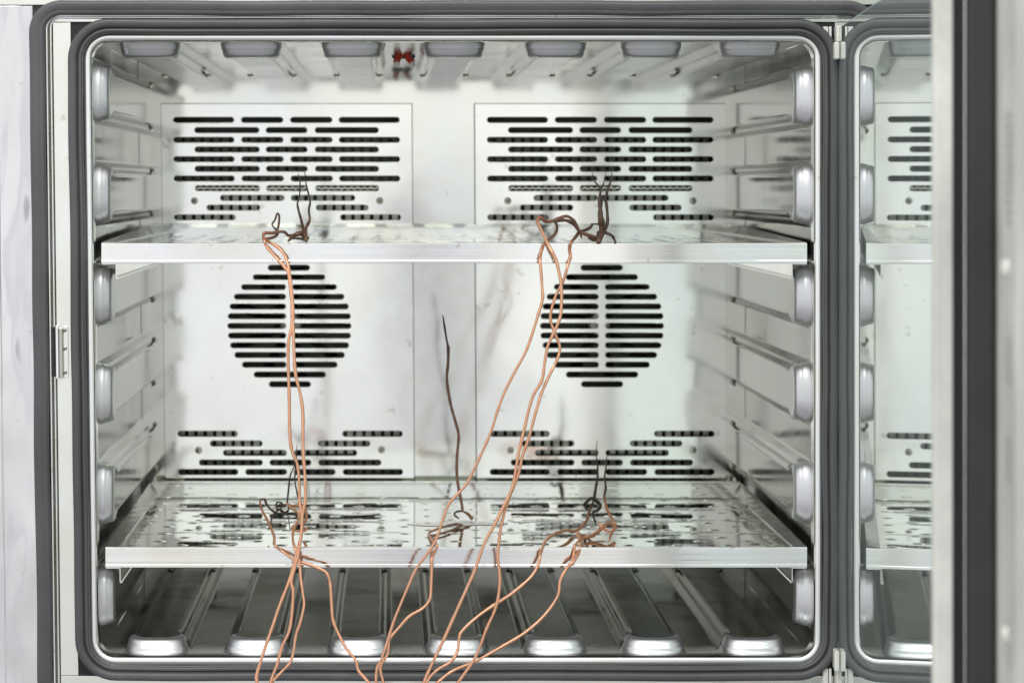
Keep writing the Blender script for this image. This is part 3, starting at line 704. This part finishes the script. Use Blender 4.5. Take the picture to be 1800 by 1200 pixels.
wire('copper wire starting inside the left bundle on the lower shelf and hanging straight down', [
 ([(534, 920), (539, 910), (536, 892), (528, 886), (516, 889), (503, 885), (512, 892), (524, 901), (525, 912), (517, 929), (514, 948), (519, 964), (524, 980), (526, 991), (529, 1017), (532, 1044), (534, 1064), (527, 1094), (520, 1116), (516, 1145), (509, 1165), (490, 1184), (478, 1202), (470, 1240)],
  [(0, .12), (.12, .1), (.3, .01), (.36, -.008), (.6, -.03), (1, -.06)], Lw, [(0, .3), (.15, .3), (.25, .05), (1, 0)], [(0, .9), (1, .9)]),
 ([(538, 927), (536, 933), (524, 934), (515, 932), (513, 927), (523, 921), (534, 924)], [(0, .05), (1, .06)], Lw, [(0, .3), (1, .45)], [(0, .8), (1, .7)]),
 ([(523, 873), (518, 847), (519, 825), (521, 800), (521, 782)], [(0, .1), (1, .1)], Lw, K1, [(0, .55), (.6, .5), (1, .15)]),
], 'wires knotted on the lower shelf')
wire('leftmost wire on the lower shelf, crossing under the bundle and swinging right', [
 ([(501, 886), (488, 888), (486, 899), (477, 896), (469, 886), (465, 877), (458, 879), (458, 887), (462, 898), (471, 916), (481, 942), (483, 956), (495, 968), (517, 983), (538, 990), (569, 1003), (577, 1014), (581, 1030), (582, 1062), (586, 1090), (599, 1121), (611, 1143), (626, 1160), (630, 1178), (648, 1199), (675, 1240)],
  [(0, .14), (.15, .1), (.3, .02), (.38, -.008), (.6, -.02), (1, -.05)], Lw, [(0, .9), (.2, .75), (.28, .35), (.36, .2), (.42, .03), (1, 0)], [(0, .7), (.3, .75), (.42, 1), (1, 1)]),
 ([(505, 883), (508, 855), (510, 834), (517, 819), (519, 800)], [(0, .14), (1, .14)], Lw, K1, [(0, .6), (.7, .5), (1, .2)]),
 ([(476, 915), (480, 905), (490, 896), (500, 900), (507, 896), (505, 884)], [(0, .08), (1, .14)], Lw, [(0, .8), (1, .9)], [(0, .6), (.5, .8), (1, .5)]),
 ([(484, 888), (487, 882), (495, 884), (494, 892), (487, 896)], [(0, .12), (1, .12)], Lw, K1, [(0, .7), (1, .6)]),
 ([(476, 915), (474, 924), (471, 930)], [(0, .08), (1, .08)], Lw, K1, [(0, .6), (1, .5)]),
 ([(504, 897), (507, 915), (510, 935)], [(0, .14), (1, .06)], Lw, K1, [(0, .35), (1, .3)]),
], 'wires knotted on the lower shelf')
# right upper bundle
wire('wire arching highest over the upper shelf from a thick charred twig at its right', [
 ([(1054, 418), (1048, 418), (1033, 413), (1018, 407), (1008, 395), (997, 388), (985, 387), (973, 388), (960, 389), (952, 382), (946, 384), (945, 393), (953, 407), (960, 422), (968, 438), (977, 457), (983, 477), (987, 500), (987, 533), (984, 560), (972, 587), (962, 610), (958, 637), (952, 667), (938, 693), (930, 720), (922, 753), (913, 793), (906, 825), (900, 858), (885, 890), (870, 920), (850, 957), (835, 1000), (824, 1027), (800, 1081), (779, 1126), (761, 1163), (746, 1196), (732, 1240)],
  [(0, .05), (.1, .03), (.17, -.01), (.3, -.02), (.6, -.035), (1, -.075)], U, [(0, .7), (.14, .65), (.2, .5), (.25, .3), (.29, .04), (.35, 0), (1, 0)], [(0, 1.2), (.3, 1.15), (.5, 1), (1, 1.05)]),
 ([(1053, 425), (1058, 407), (1056, 383), (1055, 367), (1054, 350), (1057, 334), (1052, 327), (1044, 317), (1041, 302)], [(0, .06), (1, .055)], U, [(0, .68), (.5, .78), (1, 1)], [(0, 1.7), (.25, 2.1), (.45, 1.1), (.65, .8), (1, .15)]),
 ([(1062, 407), (1067, 393), (1067, 370), (1066, 347), (1071, 325), (1076, 315), (1075, 302)], [(0, .06), (1, .055)], U, [(0, .75), (1, 1)], [(0, 1.4), (.3, 1), (.6, .8), (1, .15)]),
 ([(1057, 367), (1058, 355), (1060, 345), (1066, 350)], [(0, .056), (1, .056)], None, K1, [(0, .5), (1, .9)]),
 ([(1057, 345), (1063, 352), (1067, 344), (1069, 335)], [(0, .056), (1, .056)], None, K1, [(0, .4), (.5, 1.2), (1, .4)]),
 ([(1057, 333), (1061, 322), (1063, 310), (1066, 302)], [(0, .056), (1, .056)], None, K1, [(0, .6), (.5, .35), (1, .12)]),
 ([(1057, 372), (1060, 385), (1063, 400)], [(0, .056), (1, .056)], None, DK, [(0, .6), (1, 1)]),
 ([(1054, 330), (1049, 322), (1046, 322)], [(0, .056), (1, .056)], None, K1, [(0, .3), (1, .12)]),
 ([(1063, 408), (1075, 413), (1080, 419), (1082, 426)], [(0, .05), (1, .05)], U, DK, [(0, 1.1), (1, .7)]),
 ([(1058, 395), (1050, 394), (1042, 394)], [(0, .07), (1, .09)], U, K1, [(0, .8), (1, .4)]),
 ([(1052, 407), (1051, 416), (1055, 423)], [(0, .055), (1, .05)], U, DK, [(0, 1), (1, 1)]),
 ([(1033, 418), (1042, 422), (1053, 421)], [(0, .04), (1, .05)], U, DK, [(0, .6), (1, 1)]),
])
wire('wire hanging left of the right fan grille and slanting furthest left below', [
 ([(973, 388), (977, 393), (979, 403), (975, 413), (965, 420), (957, 427), (951, 442), (950, 457), (951, 477), (953, 510), (953, 527), (945, 557), (935, 590), (923, 620), (907, 650), (888, 687), (875, 720), (863, 760), (847, 797), (832, 828), (817, 855), (790, 885), (778, 915), (770, 940), (757, 964), (733, 998), (720, 1024), (707, 1053), (692, 1090), (681, 1126), (670, 1159), (663, 1174), (662, 1200), (664, 1240)],
  [(0, .05), (.05, .02), (.09, -.006), (.4, -.028), (.7, -.04), (1, -.055)], U, [(0, .8), (.1, .6), (.16, .25), (.19, .03), (1, 0)], [(0, 1), (.3, 1), (.42, .85), (1, .95)]),
])
wire('wire leaving the upper shelf rightmost, twisting round another over the right grille', [
 ([(1041, 394), (1037, 400), (1028, 404), (1018, 407), (1011, 417), (1005, 425), (1002, 438), (1003, 453), (998, 467), (990, 493), (978, 520), (969, 543), (968, 563), (977, 587), (984, 610), (980, 630), (967, 657), (953, 690), (942, 727), (930, 767), (919, 800), (912, 830), (903, 855), (892, 882), (882, 915), (878, 945), (875, 979), (878, 1011), (877, 1040), (870, 1070), (855, 1105), (842, 1139), (829, 1165), (807, 1196), (780, 1240)],
  [(0, .06), (.06, .03), (.1, -.005), (.27, -.012), (.4, -.028), (.7, -.04), (1, -.06)], U, [(0, .85), (.13, .6), (.16, .2), (.2, .05), (1, 0)], [(0, 1), (.4, .95), (1, 1)]),
 ([(973, 387), (983, 383), (997, 380), (1007, 387), (1013, 398), (1018, 407), (1022, 418)], [(0, .02), (1, .04)], U, [(0, .5), (1, .75)], [(0, .8), (.6, 1.2), (1, .7)]),
])
wire('dark brown wire standing alone on the lower shelf between the two fan covers', [
 ([(830, 912), (823, 903), (812, 897), (812, 890), (804, 839), (804, 800), (806, 766), (800, 740), (792, 709), (786, 667), (787, 640), (788, 613), (785, 598), (782, 575), (778, 553)],
  [(0, .21), (.06, .22), (1, .22)], Lw, [(0, .52), (.6, .55), (.8, .66), (.88, 1), (1, 1)], [(0, 1.2), (.12, .95), (.6, 1.05), (.8, 1), (.86, .6), (.93, .75), (1, .25)]),
 ([(811, 898), (803, 899), (798, 904), (806, 911)], [(0, .22), (1, .2)], Lw, K1, [(0, .8), (1, .6)]),
], 'wires knotted on the lower shelf')
wire('copper wire with a flat loop lying beside the white smear on the lower shelf', [
 ([(812, 924), (785, 935), (762, 942), (757, 947), (761, 953), (755, 943), (754, 936), (764, 930), (780, 927), (800, 921), (812, 923)],
  [(0, .17), (.4, .08), (1, .17)], Lw, [(0, .5), (.5, .2), (1, .6)], [(0, .7), (.5, .8), (1, .7)]),
 ([(757, 947), (762, 953), (768, 958), (766, 967), (760, 980), (759, 1000), (758, 1031), (755, 1053), (742, 1068), (720, 1083), (703, 1100), (685, 1122), (683, 1135), (681, 1150), (670, 1168), (669, 1180), (674, 1200), (682, 1240)],
  [(0, .05), (.1, -.006), (1, -.05)], Lw, [(0, .15), (.15, 0), (1, 0)], [(0, .9), (1, .95)]),
], 'wires knotted on the lower shelf')
wire('wire from the right knot on the lower shelf, kinked near the rim', [
 ([(1044, 878), (1040, 888), (1036, 898), (1031, 912), (1026, 922), (1016, 930), (1008, 933), (994, 932), (972, 940), (958, 952), (950, 975), (945, 992), (932, 1015), (900, 1042), (878, 1057), (841, 1081), (811, 1109), (807, 1126), (804, 1144), (792, 1162), (770, 1176), (751, 1196), (735, 1240)],
  [(0, .2), (.12, .12), (.2, .05), (.3, -.006), (1, -.07)], Lw, [(0, .9), (.1, .5), (.22, .2), (.32, 0), (1, 0)], [(0, .8), (.28, 1.3), (.4, 1), (1, .95)]),
 ([(1044, 880), (1046, 860), (1050, 840), (1051, 820), (1048, 800), (1050, 772)], [(0, .2), (1, .2)], Lw, K1, [(0, 1.2), (.3, .9), (.6, .65), (1, .15)]),
 ([(1026, 886), (1034, 880), (1042, 876), (1056, 887), (1050, 897), (1042, 902), (1048, 920)], [(0, .19), (1, .12)], Lw, K1, [(0, 1), (.4, 1.3), (1, .6)]),
 ([(1026, 886), (1031, 894), (1038, 898)], [(0, .19), (1, .19)], Lw, K1, [(0, 1.2), (1, .7)]),
], 'wires knotted on the lower shelf')
wire('wire from the copper tangle furthest right on the lower shelf, sweeping low', [
 ([(1062, 868), (1063, 880), (1068, 896), (1076, 912), (1080, 922), (1070, 920), (1058, 926), (1050, 934), (1040, 942), (1026, 943), (1016, 936), (1019, 946), (1021, 955), (1017, 970), (1009, 985), (998, 996), (985, 1020), (980, 1047), (955, 1082), (920, 1113), (878, 1139), (835, 1161), (796, 1178), (768, 1200), (735, 1240)],
  [(0, .15), (.12, .1), (.2, .06), (.32, -.006), (1, -.06)], Lw, [(0, .7), (.06, .3), (.15, .12), (.4, 0), (1, 0)], [(0, .8), (.3, 1.3), (.5, 1.25), (.65, 1), (1, 1)]),
 ([(1062, 870), (1064, 856), (1063, 838), (1066, 820), (1067, 800)], [(0, .15), (1, .15)], Lw, K1, [(0, .8), (.5, .7), (1, .2)]),
 ([(1052, 920), (1064, 930), (1076, 933), (1082, 926), (1079, 918)], [(0, .08), (1, .06)], Lw, [(0, .12), (1, .2)], [(0, .9), (1, .9)]),
 ([(1080, 926), (1075, 938), (1070, 951)], [(0, .05), (1, .03)], Lw, [(0, .2), (1, .25)], [(0, .9), (1, .7)]),
 ([(1005, 990), (1009, 972), (1010, 958), (1018, 949), (1035, 942), (1052, 934), (1066, 922)], [(0, -.004), (.4, .01), (1, .07)], Lw, [(0, .2), (1, .2)], [(0, .8), (1, .8)]),
], 'wires knotted on the lower shelf')
